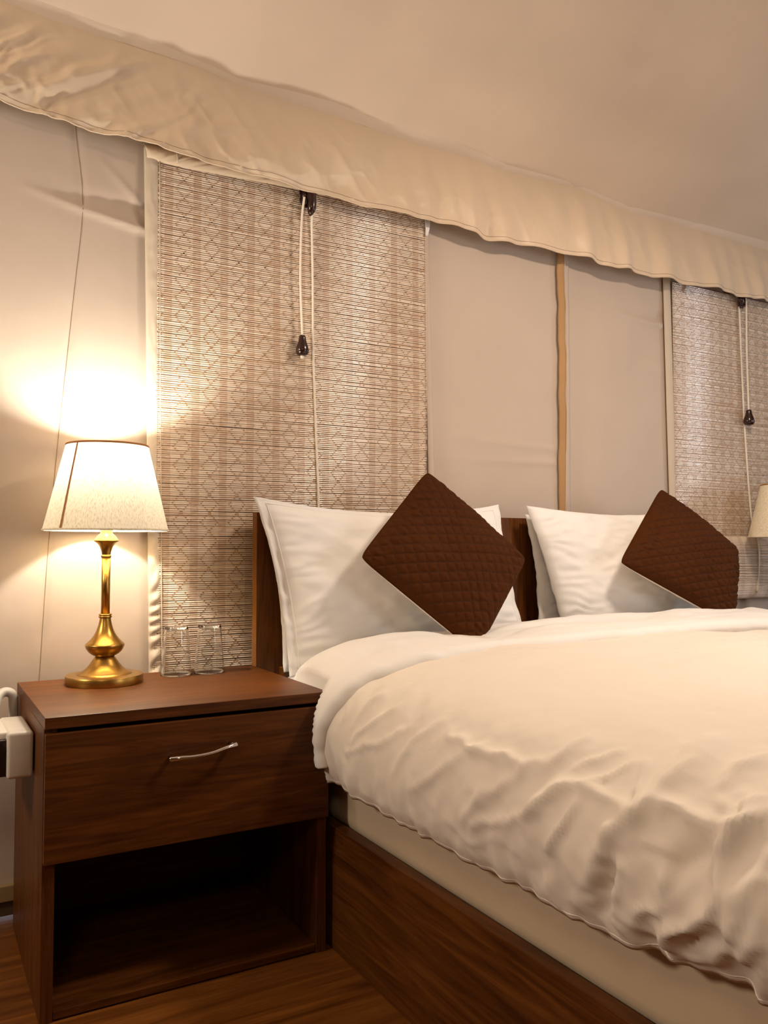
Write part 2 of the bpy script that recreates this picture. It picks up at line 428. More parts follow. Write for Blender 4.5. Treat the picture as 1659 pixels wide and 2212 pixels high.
# ------------------------------------------------------------------ valance
vx = np.concatenate([np.arange(-0.6, 0.0, 0.02), np.arange(0.0, 3.7, 0.006), np.arange(3.7, 4.55, 0.03)]); vn = 64
U, T = np.meshgrid(vx, np.linspace(0, 1, vn), indexing='ij')
zt, zb = itp(VT, U)+0.004, itp(VB, U)
zb = zb + 0.004*np.sin(U*23+1.3*np.sin(U*5)) * smooth(0.5, 1.2, U)
Zv = zt + (zb-zt)*T
pl = np.sin(U*27 + 2.2*np.sin(U*3.1) + 1.2*T) + 0.7*np.sin(U*51 + 1.7*np.sin(U*7.7) - 1.5*T)
pl = pl*smooth(1.0, 1.9, U)*0.009*T**0.8
slant = U*0.9 + Zv*0.45
left = (1-smooth(0.8, 1.9, U))
big = 0.012*np.sin((U+0.55*T)*11 + 1.5*np.sin(U*4))*left*(0.3+0.7*T)
cr = (ridged(slant*4.5 + 1.4*T + 0.3*fbm(U*6, Zv*6, 2), (Zv*1.2-U*0.7)*6, 3)-1.0)*0.017*(1-smooth(0.35, 0.95, U))*smooth(0.0, 0.4, T)
cr = cr + (ridged(U*9+Zv*6, Zv*9-U*4, 2)-1.0)*0.009*left*T
fine = 0.0015*fbm(U*22, Zv*14, 3)*T + 0.0045*(ridged(U*4+Zv*2.2+7, Zv*3.5-U*1.3, 3)-1)*smooth(0.8, 1.4, U)*smooth(0.05, 0.5, T)
Yv = 2.468 - 0.052*np.sin(T*np.pi*0.5) - pl - big - cr - fine
# flattened hem
Vv = np.stack([U, Yv, Zv], -1).reshape(-1, 3)
vo = mobj('valance', Vv, grid_faces(len(vx), vn), M['valance'])
tag(vo, 'long beige fabric valance strip hanging below the sloping canvas roof', 'valance')
md = vo.modifiers.new('thickness', 'SOLIDIFY'); md.thickness = 0.002; md.offset = 0
i64 = vn-1
tp = [(x, 2.4705, float(itp(VT, x))+0.0045+0.0012*math.sin(x*41)) for x in np.arange(-0.6, 4.5, 0.02)]
tube('top_seam', tp, 0.0013, M['topseam'], vo, 6)
hp = [(vx[i], Yv[i, i64]-0.0005, Zv[i, i64]) for i in range(0, len(vx), 2)]
tube('hem', hp, 0.0022, M['valance'], vo, 6)
hs = [(vx[i], Yv[i, i64-3]-0.0014, Zv[i, i64-3]) for i in range(0, len(vx), 2)]
tube('hem_stitching', hs, 0.0006, M['seam'], vo, 5)

# ------------------------------------------------------------------ vertical strap between the wall panels
st = empty('seam_strap', (2.20, 2.485, 1.0), 'narrow tan webbing strap running down the canvas wall above the bed', 'strap')
def ribbon(name, cl, w, mat, parent, y0, wav=0.002, th=0.0015, tilt=0.0, n=90):
    P = resample([(x, 0, z) for x, z in cl], n); V = []
    for i, p in enumerate(P):
        k = wav*math.sin(i*0.37+name.__len__()) + wav*0.6*math.sin(i*0.83)
        for j in range(5):
            t = j/4-0.5
            V.append((p[0]+k+t*w, y0 - tilt*(t+0.5) - 0.003*(0.25-t*t), p[2]))
    o = mobj(name, V, grid_faces(n, 5), mat, parent)
    m_ = o.modifiers.new('thickness', 'SOLIDIFY'); m_.thickness = th; m_.offset = 0
    return o
ribbon('flap', [(2.243, 2.26), (2.245, 1.70), (2.240, 0.95)], 0.034, M['canvas'], st, 2.4915, 0.001)
ribbon('strap', [(2.209, 2.26), (2.216, 1.70), (2.206, 0.95)], 0.030, M['strap'], st, 2.487, 0.0018, 0.002, 0.008)
tube('piping', resample([(2.226, 2.478, 2.26), (2.234, 2.477, 1.9), (2.234, 2.477, 1.6), (2.224, 2.478, 1.2), (2.222, 2.478, 0.95)], 60), 0.0016, M['bind'], st, 6)

# ------------------------------------------------------------------ bamboo blinds
def slat_mesh(name, L, h, dep, mat, seed, segs=4):
    rs = random.Random(seed); n = 6; V = []
    for i in range(segs+1):
        x = -L/2 + L*i/segs
        oz = rs.uniform(-1, 1)*0.0006; k = 1+rs.uniform(-.12, .12)
        for j in range(n):
            a = 2*math.pi*(j+0.5)/n
            V.append((x, dep/2*math.cos(a)*k, oz + h/2*math.sin(a)*k))
    F = grid_faces(segs+1, n, 0, True) + [tuple(range(n))[::-1], tuple(segs*n+j for j in range(n))]
    me = bpy.data.meshes.new(name); me.from_pydata(V, [], F); me.materials.append(mat)
    me.polygons.foreach_set('use_smooth', [True]*len(me.polygons)); me.update()
    me.set_sharp_from_angle(angle=R(80))
    return me
def add_slat(root, me, loc, tilt=0.0):
    o = bpy.data.objects.new('slat', me); COL.objects.link(o); o.parent = root
    o.location = Vector(loc)-root.location; o.rotation_euler = (0, tilt, 0); return o
def boxes_mesh(name, items, mat, parent):
    V = []; F = []
    for (x, y, z, sx, sy, sz) in items:
        b = len(V)
        for dx in (-1, 1):
            for dy in (-1, 1):
                for dz in (-1, 1): V.append((x+dx*sx/2, y+dy*sy/2, z+dz*sz/2))
        for q in ((0, 1, 3, 2), (4, 6, 7, 5), (0, 4, 5, 1), (2, 3, 7, 6), (0, 2, 6, 4), (1, 5, 7, 3)): F.append(tuple(b+k for k in q))
    o = mobj(name, V, F, mat, parent, False); o['kind'] = 'stuff'; return o

PIT = 0.0063
# --- blind beside the lamp
bx0, bx1 = 0.622, 1.575
b1 = empty('bamboo_blind', (1.09, 2.478, 0.57), 'wide woven bamboo blind with brown diamond stitching beside the lit lamp', 'window blind', 'bamboo roll blinds on the canvas wall')
xc = (bx0+bx1)/2; L1 = bx1-bx0
colp = 0.0878; col0 = 0.700
ms = slat_mat('bamboo_slat', colp, col0+colp*0.47-xc, 0.0125, (0.84, 0.70, 0.56), (0.55, 0.36, 0.23), 0.75)
mes = [slat_mesh('slat', L1, 0.0060, 0.0054, ms, k) for k in range(6)]
nsl = int((2.178-0.575)/PIT); items = []; rng = random.Random(5)
def blind_sway(z):   # gentle belly of the cloth
    return 0.003*math.sin(z*3.1)
for i in range(nsl):
    z = 2.178 - i*PIT + rng.uniform(-.0004, .0004)
    y = 2.4795 + blind_sway(z) + rng.uniform(-.0006, .0006)
    tl = rng.uniform(-.0007, .0007) + 0.012*max(0, (1.0-z))   # the loose lower end hangs a little askew
    add_slat(b1, mes[i % 6], (xc+rng.uniform(-.0015, .0015), y, z), tl)
    ph = (2.178-z)/0.0565
    A = 0.0262
    for c in range(-1, 11):
        tri = abs((ph % 1.0)*2-1)            # 1 at crossing .. 0 at mid
        off = A*(1-tri)
        cxp = col0 + c*colp
        for s in (-1, 1):
            x = cxp + s*off
            if x < bx0+0.006 or x > bx1-0.004: continue
            if rng.random() < 0.04: continue
            zz = z - math.sin(tl)*(x-xc)
            items.append((x+rng.uniform(-.0006, .0006), y-0.0022, zz+PIT*0.45, 0.0046, 0.0014, 0.0036))
    items.append((bx1-0.004, y-0.0022, z+PIT*0.4, 0.0022, 0.0014, 0.0042))
    items.append((bx0+0.004, y-0.0022, z+PIT*0.4, 0.0016, 0.0014, 0.0036))
boxes_mesh('stitching', items, M['thread'], b1)
def cloth_strip(name, pa, pb, mat, parent, yA, bulge=0.004, wr=0.0016, fr=70, seed=0, nu=160, nv=9, wsel=None, th=0.0015):
    """strip between two polylines (x,z); bulges towards the room"""
    A_ = resample([(x, 0, z) for x, z in pa], nu); B_ = resample([(x, 0, z) for x, z in pb], nu)
    u = np.linspace(0, 1, nu)[:, None]; v = np.linspace(0, 1, nv)[None, :]
    P = A_[:, None, :]*(1-v[..., None]) + B_[:, None, :]*v[..., None]
    env = np.ones_like(u) if wsel is None else wsel(u)
    w = wr*np.sin(fr*u*6.28*0.2 + 3*v + 2.5*np.sin(u*29+seed)) * env + wr*0.8*fbm(u*40+seed+0*v, v*3+0*u, 2)
    P[..., 1] = yA - bulge*np.sin(np.pi*v)**0.6 - w*np.sin(np.pi*np.clip(v, .06, .94))
    o = mobj(name, P.reshape(-1, 3), grid_faces(nu, nv), mat, parent)
    m_ = o.modifiers.new('thickness', 'SOLIDIFY'); m_.thickness = th; m_.offset = 1
    return o
wrk = lambda u: 0.35 + 2.2*smooth(0.62, 0.85, u)
cloth_strip('side_binding', [(0.578, 2.205), (0.592, 1.6), (0.604, 1.0), (0.612, 0.60)], [(0.622, 2.19), (0.630, 1.6), (0.640, 1.0), (0.648, 0.60)], M['bind'], b1, 2.483, 0.006, 0.0022, 150, 1, 300, 11, wrk)
tube('binding_cord', [(0.6235, 2.476, 2.165), (0.6315, 2.475, 1.6), (0.6415, 2.475, 1.0), (0.6495, 2.476, 0.60)], 0.0016, M['bind'], b1, 8, 60)
cloth_strip('side_binding', [(1.560, 2.20), (1.578, 1.6), (1.592, 1.1), (1.60, 0.6)], [(1.590, 2.20), (1.604, 1.6), (1.618, 1.1), (1.626, 0.6)], M['canvas'], b1, 2.486, 0.004, 0.0005, 40, 4, 120)
cloth_strip('top_binding', [(0.574, 2.212), (0.85, 2.222), (1.2, 2.225), (1.6, 2.225)], [(0.586, 2.168), (0.70, 2.163), (1.05, 2.176), (1.6, 2.18)], M['valance'], b1, 2.480, 0.014, 0.0016, 22, 9, 160, 11)
tube('bound_stitch', [(0.672, 2.468, 2.205), (0.674, 2.463, 2.19), (0.676, 2.470, 2.172)], 0.0022, M['bind'], b1, 6, 8)
# pulley bracket, cords and knob
def bracket(parent, x, z, y=2.462):
    bm = bmesh.new(); bmesh.ops.create_cube(bm, size=1)
    for v in bm.verts: v.co = Vector((x + v.co.x*0.046, y + v.co.y*0.024, z + v.co.z*0.085))
    for v in bm.verts:
        if v.co.z < z: v.co.x = x + (v.co.x-x)*0.9
    bmesh.ops.bevel(bm, geom=list(bm.edges), offset=0.010, segments=4, affect='EDGES')
    return bm_obj('pulley_bracket', bm, M['darkwood'], parent, True)
bk = bracket(b1, 1.097, 2.158, 2.458)
V_ = resample([(1.108, 2.446, 2.19), (1.111, 2.442, 2.150), (1.111, 2.441, 2.115), (1.108, 2.446, 2.086)], 14)
tube('pulley_hook', V_, 0.014, M['darkwood'], bk, 12, None, [0.016, .016, .016, .016, .0155, .015, .015, .015, .0148, .0145, .0138, .012, .009, .004])
def knob(parent, x, y, ztop, h=0.066, r=0.0215):
    pr = [(0.0, 0), (r*.40, 0.0), (r*.50, -h*.04), (r*.52, -h*.12), (r*.62, -h*.30), (r*.86, -h*.52), (r, -h*.72), (r*.96, -h*.84), (r*.78, -h*.95), (r*.45, -h), (0.0, -h)]
    return lathe('pull_knob', pr, M['darkwood'], parent, (x, y, ztop), 32, False)
def cord(parent, pts, r=0.0040, name='pull_cord'):
    o = tube(name, pts, r, M['cord'], parent, 8, 80)
    return o
cord(b1, [(1.084, 2.440, 2.140), (1.077, 2.444, 2.06), (1.074, 2.446, 1.873), (1.082, 2.446, 1.682)])
kb = knob(b1, 1.082, 2.446, 1.686)
lathe('knot', [(0, 0), (.006, .001), (.0065, -.006), (.005, -.010), (0, -.011)], M['cord'], kb, (1.082, 2.446, 1.622), 12, False)
cord(b1, [(1.120, 2.452, 2.135), (1.124, 2.468, 2.06), (1.129, 2.471, 1.889), (1.132, 2.471, 1.643), (1.143, 2.471, 1.368), (1.154, 2.471, 1.126), (1.158, 2.471, 0.70)])
# small curled tie tab at the right top corner
def tab(parent, x, z, y=2.468, w=0.018, h=0.045):
    V = []
    for i in range(9):
        t = i/8
        for j in range(4):
            s = j/3-0.5
            V.append((x + s*w*(1-0.6*t*t) - 0.004*t*t, y - 0.008*math.sin(t*2.4) - 0.004*abs(s), z - h*t))
    o = mobj('tie_tab', V, grid_faces(9, 4), M['pillow'], parent)
    m_ = o.modifiers.new('thickness', 'SOLIDIFY'); m_.thickness = 0.0012
    return o
tab(b1, 1.578, 2.19, 2.476, 0.022, 0.075)

# --- blind beyond the bed
rx0, rx1 = 2.842, 3.80
b2 = empty('bamboo_blind', (3.3, 2.478, 0.78), 'pale bamboo blind behind the right pillow, rolled up at its lower end', 'window blind', 'bamboo roll blinds on the canvas wall')
xc2 = (rx0+rx1)/2; L2 = rx1-rx0; cp2 = 0.0615; c20 = 2.872
ms2 = slat_mat('bamboo_slat_pale', cp2, c20+cp2*0.5-xc2, 0.012, (0.84, 0.71, 0.58), (0.58, 0.42, 0.32), 0.6)
mes2 = [slat_mesh('slat', L2, 0.0060, 0.0054, ms2, 20+k) for k in range(6)]
items = []; i = 0; z = 2.150
while z > 0.99:
    y = 2.4795 + rng.uniform(-.0006, .0006); tl = rng.uniform(-.0007, .0007)
    add_slat(b2, mes2[i % 6], (xc2, y, z), tl)
    ph = (2.15-z)/0.0585
    for c in range(0, 15):
        tri = abs((ph % 1.0)*2-1); off = 0.0265*(1-tri)
        for s in (-1, 1):
            x = c20 + c*cp2 + s*off
            if x < rx0+0.004 or x > rx1-0.004 or rng.random() < 0.12: continue
            items.append((x, y-0.0022, z+PIT*0.45, 0.0042, 0.0014, 0.0036))
    z -= PIT; i += 1
# the turned-up end: slats round a flat roll
nr = 64
for k in range(nr):
    a = -math.pi/2 + math.pi*1.12*k/(nr-1) - 0.1
    add_slat(b2, mes2[k % 6], (xc2+0.003, 2.462 - 0.030*math.cos(a), 0.912 - 0.137*math.sin(a)), 0)
boxes_mesh('stitching', items, M['thread'], b2)
cloth_strip('side_binding', [(2.792, 2.20), (2.800, 1.76), (2.812, 1.18), (2.822, 0.72)], [(2.835, 2.20), (2.846, 1.76), (2.862, 1.18), (2.874, 0.72)], M['bind'], b2, 2.487, 0.006, 0.0006, 40, 2, 160)
br2 = bracket(b2, 3.262, 2.132, 2.452)
knob(b2, 3.290, 2.446, 1.625, 0.070, 0.024)
cord(b2, [(3.280, 2.448, 2.14), (3.289, 2.448, 2.11), (3.286, 2.448, 1.9), (3.289, 2.446, 1.62)])
cord(b2, [(3.257, 2.462, 2.14), (3.270, 2.466, 1.9), (3.289, 2.468, 1.53), (3.32, 2.466, 1.15), (3.325, 2.44, 1.055), (3.318, 2.428, 0.95), (3.312, 2.438, 0.80)])
tab(b2, 2.925, 2.155, 2.474, 0.020, 0.045)

# ------------------------------------------------------------------ nightstand
NX0, NX1, NY0, NY1, NZ = 0.250, 0.913, 1.893, 2.432, 0.64
ns = empty('nightstand', (0.58, 2.16, 0), 'dark walnut nightstand with one drawer, carrying the lit lamp and two glasses', 'nightstand', 'nightstands beside the bed')
top = box('top_panel', (NX0, NY0, NZ-0.025), (NX1, NY1, NZ), M['wx'], ns, 0.0012)
box('side_panel', (NX0, NY0+0.012, 0.0), (NX0+0.026, NY1, NZ-0.0255), M['wz'], ns, 0.001)
box('side_panel', (NX1-0.026, NY0+0.012, 0.0), (NX1, NY1, NZ-0.0255), M['wz'], ns, 0.001)
box('back_panel', (NX0+0.027, NY1-0.012, 0.0), (NX1-0.027, NY1-0.002, NZ-0.026), M['wx'], ns, 0)
box('bottom_panel', (NX0+0.027, NY0+0.014, 0.004), (NX1-0.027, NY1-0.013, 0.021), M['wx'], ns, 0.001)
dr = empty('drawer', (0.0, -0.267, 0.46)); dr.parent = ns
box('front', (NX0+0.001, NY0-0.006, 0.334), (NX1-0.002, NY0+0.011, 0.606), M['wx'], dr, 0.0012)
box('tray', (NX0+0.04, NY0+0.0115, 0.345), (NX1-0.04, NY1-0.05, 0.55), M['wx'], dr, 0)
hp = [(0.508, 1.866, 0.528), (0.530, 1.856, 0.5305), (0.560, 1.852, 0.5305), (0.60, 1.851, 0.534), (0.63, 1.853, 0.5405), (0.648, 1.857, 0.543), (0.662, 1.864, 0.5435)]
hd = tube('handle', hp, 0.006, M['chrome'], dr, 14, 40, [0.0066 - 0.0018*math.sin(math.pi*t/39) for t in range(40)])
for (hx, hz) in ((0.516, 0.5285), (0.655, 0.5435)):
    tube('handle_post', [(hx, 1.8868, hz), (hx, 1.872, hz), (hx, 1.861, hz)], 0.0055, M['chrome'], hd, 12)
ns2 = copy_tree(ns); ns2.location.x = 3.23
ns2['label'] = 'walnut nightstand on the far side of the bed under the unlit lamp'

# white electrical box on the side of the nightstand, with its conduit
sb = empty('socket_box', (0.19, 2.15, 0.48), 'white plastic electrical box with dark slot on the left side of the nightstand', 'socket box')
def rbox(name, lo, hi, mat, parent, bev=0.008, seg=4):
    o = box(name, lo, hi, mat, parent, bev, seg); o.data.polygons.foreach_set('use_smooth', [True]*len(o.data.polygons)); sharp(o, 50); return o
rbox('housing', (0.192, 2.045, 0.482), (0.247, 2.25, 0.585), M['plastic'], sb)
rbox('back_housing', (0.09, 2.075, 0.490), (0.198, 2.25, 0.583), M['plastic'], sb, 0.006)
rbox('slot', (0.155, 2.060, 0.486), (0.195, 2.09, 0.568), M['slot'], sb, 0.003)
rbox('cover', (0.085, 2.048, 0.490), (0.158, 2.09, 0.578), M['plastic'], sb, 0.006)
tube('conduit', [(0.235, 2.36, 0.50), (0.235, 2.365, 0.585), (0.232, 2.365, 0.618), (0.215, 2.362, 0.628), (0.198, 2.35, 0.620), (0.188, 2.33, 0.595), (0.185, 2.31, 0.55), (0.18, 2.245, 0.53)], 0.012, M['conduit'], sb, 14, 60)

# ------------------------------------------------------------------ brass table lamp
LX, LY, LZ = 0.452, 2.313, NZ
lm = empty('table_lamp', (LX, LY, LZ), 'lit brass table lamp with a cream linen shade on the near nightstand', 'lamp', 'brass bedside lamps')
k = 0.000346
def pz(y): return (1966-y)*k
base = [(0.0, 0.0), (285*k, 0.0), (288*k, .003), (288*k, .0195), (284*k, .0225), (205*k, .0240), (200*k, .0262), (186*k, .0285), (160*k, .0335), (130*k, .042), (108*k, .052), (90*k, .062), (76*k, .069), (64*k, .0715)]
sharp(lathe('base', base, M['brass'], lm, (LX, LY, LZ), 96))
ring = [(55*k, pz(1812)), (66*k, pz(1805)), (70*k, pz(1797)), (66*k, pz(1787)), (58*k, pz(1783)), (62*k, pz(1779)), (65*k, pz(1772)), (60*k, pz(1766)), (50*k, pz(1762))]
lathe('ring', ring, M['brass'], lm, (LX, LY, LZ), 64)
vase = [(55*k, pz(1768)), (72*k, pz(1760)), (100*k, pz(1745)), (124*k, pz(1725)), (138*k, pz(1702)), (145*k, pz(1682)), (146*k, pz(1673)), (143*k, pz(1668)), (128*k, pz(1653)), (104*k, pz(1628)), (82*k, pz(1598)), (65*k, pz(1565)), (52*k, pz(1525)), (44*k, pz(1490)), (40*k, pz(1466))]
sharp(lathe('vase_body', vase, M['brass'], lm, (LX, LY, LZ), 96), 50)
ring2 = [(38*k, pz(1470)), (46*k, pz(1468)), (51*k, pz(1460)), (46*k, pz(1453)), (43*k, pz(1450)), (50*k, pz(1446)), (51*k, pz(1441)), (46*k, pz(1436)), (30*k, pz(1434))]
lathe('ring', ring2, M['brass'], lm, (LX, LY, LZ), 64)
lathe('column', [(33*k, pz(1440)), (33*k, pz(990))], M['brass'], lm, (LX, LY, LZ), 64)
ring3 = [(33*k, pz(1004)), (38*k, pz(1000)), (39*k, pz(992)), (36*k, pz(984)), (33*k, pz(980))]
lathe('ring', ring3, M['brass'], lm, (LX, LY, LZ), 64)
cup = [(33*k, pz(984)), (36*k, pz(960)), (43*k, pz(935)), (55*k, pz(908)), (72*k, pz(890)), (90*k, pz(877)), (92*k, pz(871)), (88*k, pz(864)), (78*k, pz(848)), (64*k, pz(830)), (50*k, pz(818)), (45*k, pz(812)), (43*k, pz(800))]
sharp(lathe('neck_cup', cup, M['brass'], lm, (LX, LY, LZ), 64), 50)
lathe('socket', [(40*k, pz(806)), (44*k, pz(800)), (44*k, pz(540)), (38*k, pz(518)), (0.0, pz(518))], M['ivory'], lm, (LX, LY, LZ), 32)
# shade
SB, STp = 467*k, 307*k; zb_, zt_ = pz(795), pz(130)
n = 96; V = []; nz = 24
for i in range(nz):
    t = i/(nz-1); r = SB+(STp-SB)*t
    for j in range(n):
        a = 2*math.pi*j/n; V.append((LX+r*math.cos(a), LY+r*math.sin(a), LZ+zb_+(zt_-zb_)*t))
sh = mobj('lamp_shade', V, grid_faces(nz, n, 0, True), M['shade'], lm)
def rim(name, r, z, rr, mat, n=72):
    V = []
    m = 8
    for i in range(n):
        a = 2*math.pi*i/n
        for j in range(m):
            b = 2*math.pi*j/m
            V.append((LX+(r+rr*math.cos(b))*math.cos(a), LY+(r+rr*math.cos(b))*math.sin(a), LZ+z+rr*1.6*math.sin(b)))
    F = [(i*m+j, ((i+1) % n)*m+j, ((i+1) % n)*m+(j+1) % m, i*m+(j+1) % m) for i in range(n) for j in range(m)]
    return mobj(name, V, F, mat, sh)
rim('top_trim', STp, zt_-0.001, 0.0018, M['ribbon']); rim('bottom_trim', SB, zb_+0.002, 0.0018, M['shade'])
def shade_ribbon(ang, w, mat):
    V = []
    for i in range(14):
        t = i/13; r = SB+(STp-SB)*t+0.0016; ww = w*(1-0.25*t)
        for j in range(4):
            a = ang + (j/3-0.5)*ww/r
            V.append((LX+r*math.cos(a), LY+r*math.sin(a), LZ+zb_+(zt_-zb_)*t))
    return mobj('ribbon', V, grid_faces(14, 4), mat, sh)
va = math.atan2(-LY, -LX)            # towards the room
shade_ribbon(va - R(43), 0.0075, M['ribbon']); shade_ribbon(va + R(137), 0.0075, M['ribbon'])
# harp spider wires that carry the shade and the bulb
for a in (0.3, 0.3+2.094, 0.3+4.189):
    tube('spider_wire', [(LX+0.012*math.cos(a), LY+0.012*math.sin(a), LZ+pz(235)), (LX+(STp-0.002)*math.cos(a), LY+(STp-0.002)*math.sin(a), LZ+zt_-0.006)], 0.0015, M['brass'], lm, 6)
def bulb_mat(name, strength):
    m, nt, b = new_mat(name)
    n_ = nd(nt, 'ShaderNodeTexNoise', i_Scale=5.0)
    rp = ramp(nt, [(0, (1.0, 0.94, 0.83)), (1, (1.0, 0.95, 0.86))]); lk(nt, n_.outputs['Fac'], rp.inputs[0])
    lk(nt, rp.outputs[0], b.inputs['Emission Color']); b.inputs['Emission Strength'].default_value = strength
    b.inputs['Base Color'].default_value = (0.9, 0.88, 0.82, 1)
    return m
bulbp = [(0.0, pz(255)), (0.012, pz(260)), (0.022, pz(280)), (0.027, pz(315)), (0.027, pz(355)), (0.0262, pz(372)), (0.0242, pz(393)), (0.0232, pz(402))]
bulb = lathe('bulb', bulbp, bulb_mat('lit_bulb', 4.0), lm, (LX, LY, LZ), 32, False)
lathe('bulb_housing', [(0.0233, pz(401)), (0.0236, pz(405)), (0.0205, pz(430)), (0.015, pz(465)), (0.012, pz(490)), (0.012, pz(520))], M['plastic'], lm, (LX, LY, LZ), 32, False)
unlit = copy_tree(lm); unlit.location = (3.32, 2.285, NZ)
unlit['label'] = 'unlit table lamp with cream shade at the far right beyond the bed'
for c in unlit.children:
    if c.name.startswith('bulb') and 'housing' not in c.name:
        c.data = c.data.copy(); c.data.materials[0] = bulb_mat('unlit_bulb', 0.0)
bulb.data.materials[0].node_tree.nodes['Principled BSDF'].inputs['Emission Strength'].default_value = 780.0

# ------------------------------------------------------------------ glasses turned upside down
def tumbler(x, y, label):
    H = 0.138; ro, ri = 0.0430, 0.0412; rt, rti = 0.0325, 0.0305
    pr = [(ri, 0.0008), (ri+.0005, 0.0), (ro-.0003, 0.0), (ro, 0.0008)]
    for t in np.linspace(0.05, 0.95, 8): pr.append((ro+(rt-ro)*t, H*t))
    pr += [(rt, H-0.003), (rt-0.0015, H-0.0005), (rt-0.004, H), (0, H-0.0008)]
    inn = [(0, H-0.013), (rti-.006, H-0.0125), (rti-0.001, H-0.0105), (rti, H-0.008)]
    for t in np.linspace(0.92, 0.05, 8): inn.append((ri+(rti-ri)*t, H*t))
    ring_ = pr + inn + [pr[0]]
    o = lathe('drinking_glass', ring_, M['glass'], None, (0, 0, 0), 64, False)
    o.location = (x, y, NZ+0.0004)
    bmm = bmesh.new(); bmm.from_mesh(o.data); bmesh.ops.remove_doubles(bmm, verts=bmm.verts, dist=1e-6)
    bmesh.ops.recalc_face_normals(bmm, faces=bmm.faces); bmm.to_mesh(o.data); bmm.free()
    sharp(o, 60)
    return tag(o, label, 'glass', 'tumblers on the nightstand')
tumbler(0.655, 2.350, 'clear tumbler standing upside down, the one nearer the brass lamp')
tumbler(0.752, 2.352, 'clear tumbler standing upside down, the one nearer the headboard')

# ------------------------------------------------------------------ bed
bed = empty('bed', (1.89, 1.4, 0), 'walnut double bed frame with tall plain headboard', 'bed')
hb = box('headboard', (0.912, 2.394, 0.0), (2.868, 2.430, 1.108), M['wz'], bed, 0.001)
box('lit_edge', (0.9105, 2.3945, 0.0), (0.9118, 2.4295, 1.1075), M['edge'], hb, 0)
box('bracket', (0.985, 2.355, 0.61), (1.035, 2.3935, 0.635), M['wx'], hb, 0.001)
box('side_rail', (0.932, 0.33, 0.0), (0.962, 2.3935, 0.302), M['wy'], bed, 0.001)
box('side_rail', (2.818, 0.33, 0.0), (2.848, 2.3935, 0.302), M['wy'], bed, 0.001)
box('foot_rail', (0.962, 0.33, 0.0), (2.818, 0.36, 0.302), M['wx'], bed, 0.001)
box('slat_base', (0.963, 0.361, 0.24), (2.817, 2.393, 0.27), M['wx'], bed, 0)
mt = rbox('mattress', (0.966, 0.364, 0.2705), (2.814, 2.385, 0.600), M['mattress'], None, 0.05, 6)
tag(mt, 'thick beige mattress lying in the walnut bed frame', 'mattress')
# white sheet over the head end of the mattress
sx = np.linspace(0.958, 2.82, 70); sy = np.linspace(2.02, 2.388, 26)
A1, B1 = np.meshgrid(sx, sy, indexing='ij')
Zs = 0.612 - 0.05*(1-smooth(0.958, 1.0, A1)) + 0.004*fbm(A1*14, B1*14, 3)
so = mobj('sheet', np.stack([A1, B1, Zs], -1).reshape(-1, 3), grid_faces(70, 26), M['pillow'], mt)
so.modifiers.new('thickness', 'SOLIDIFY').thickness = 0.003

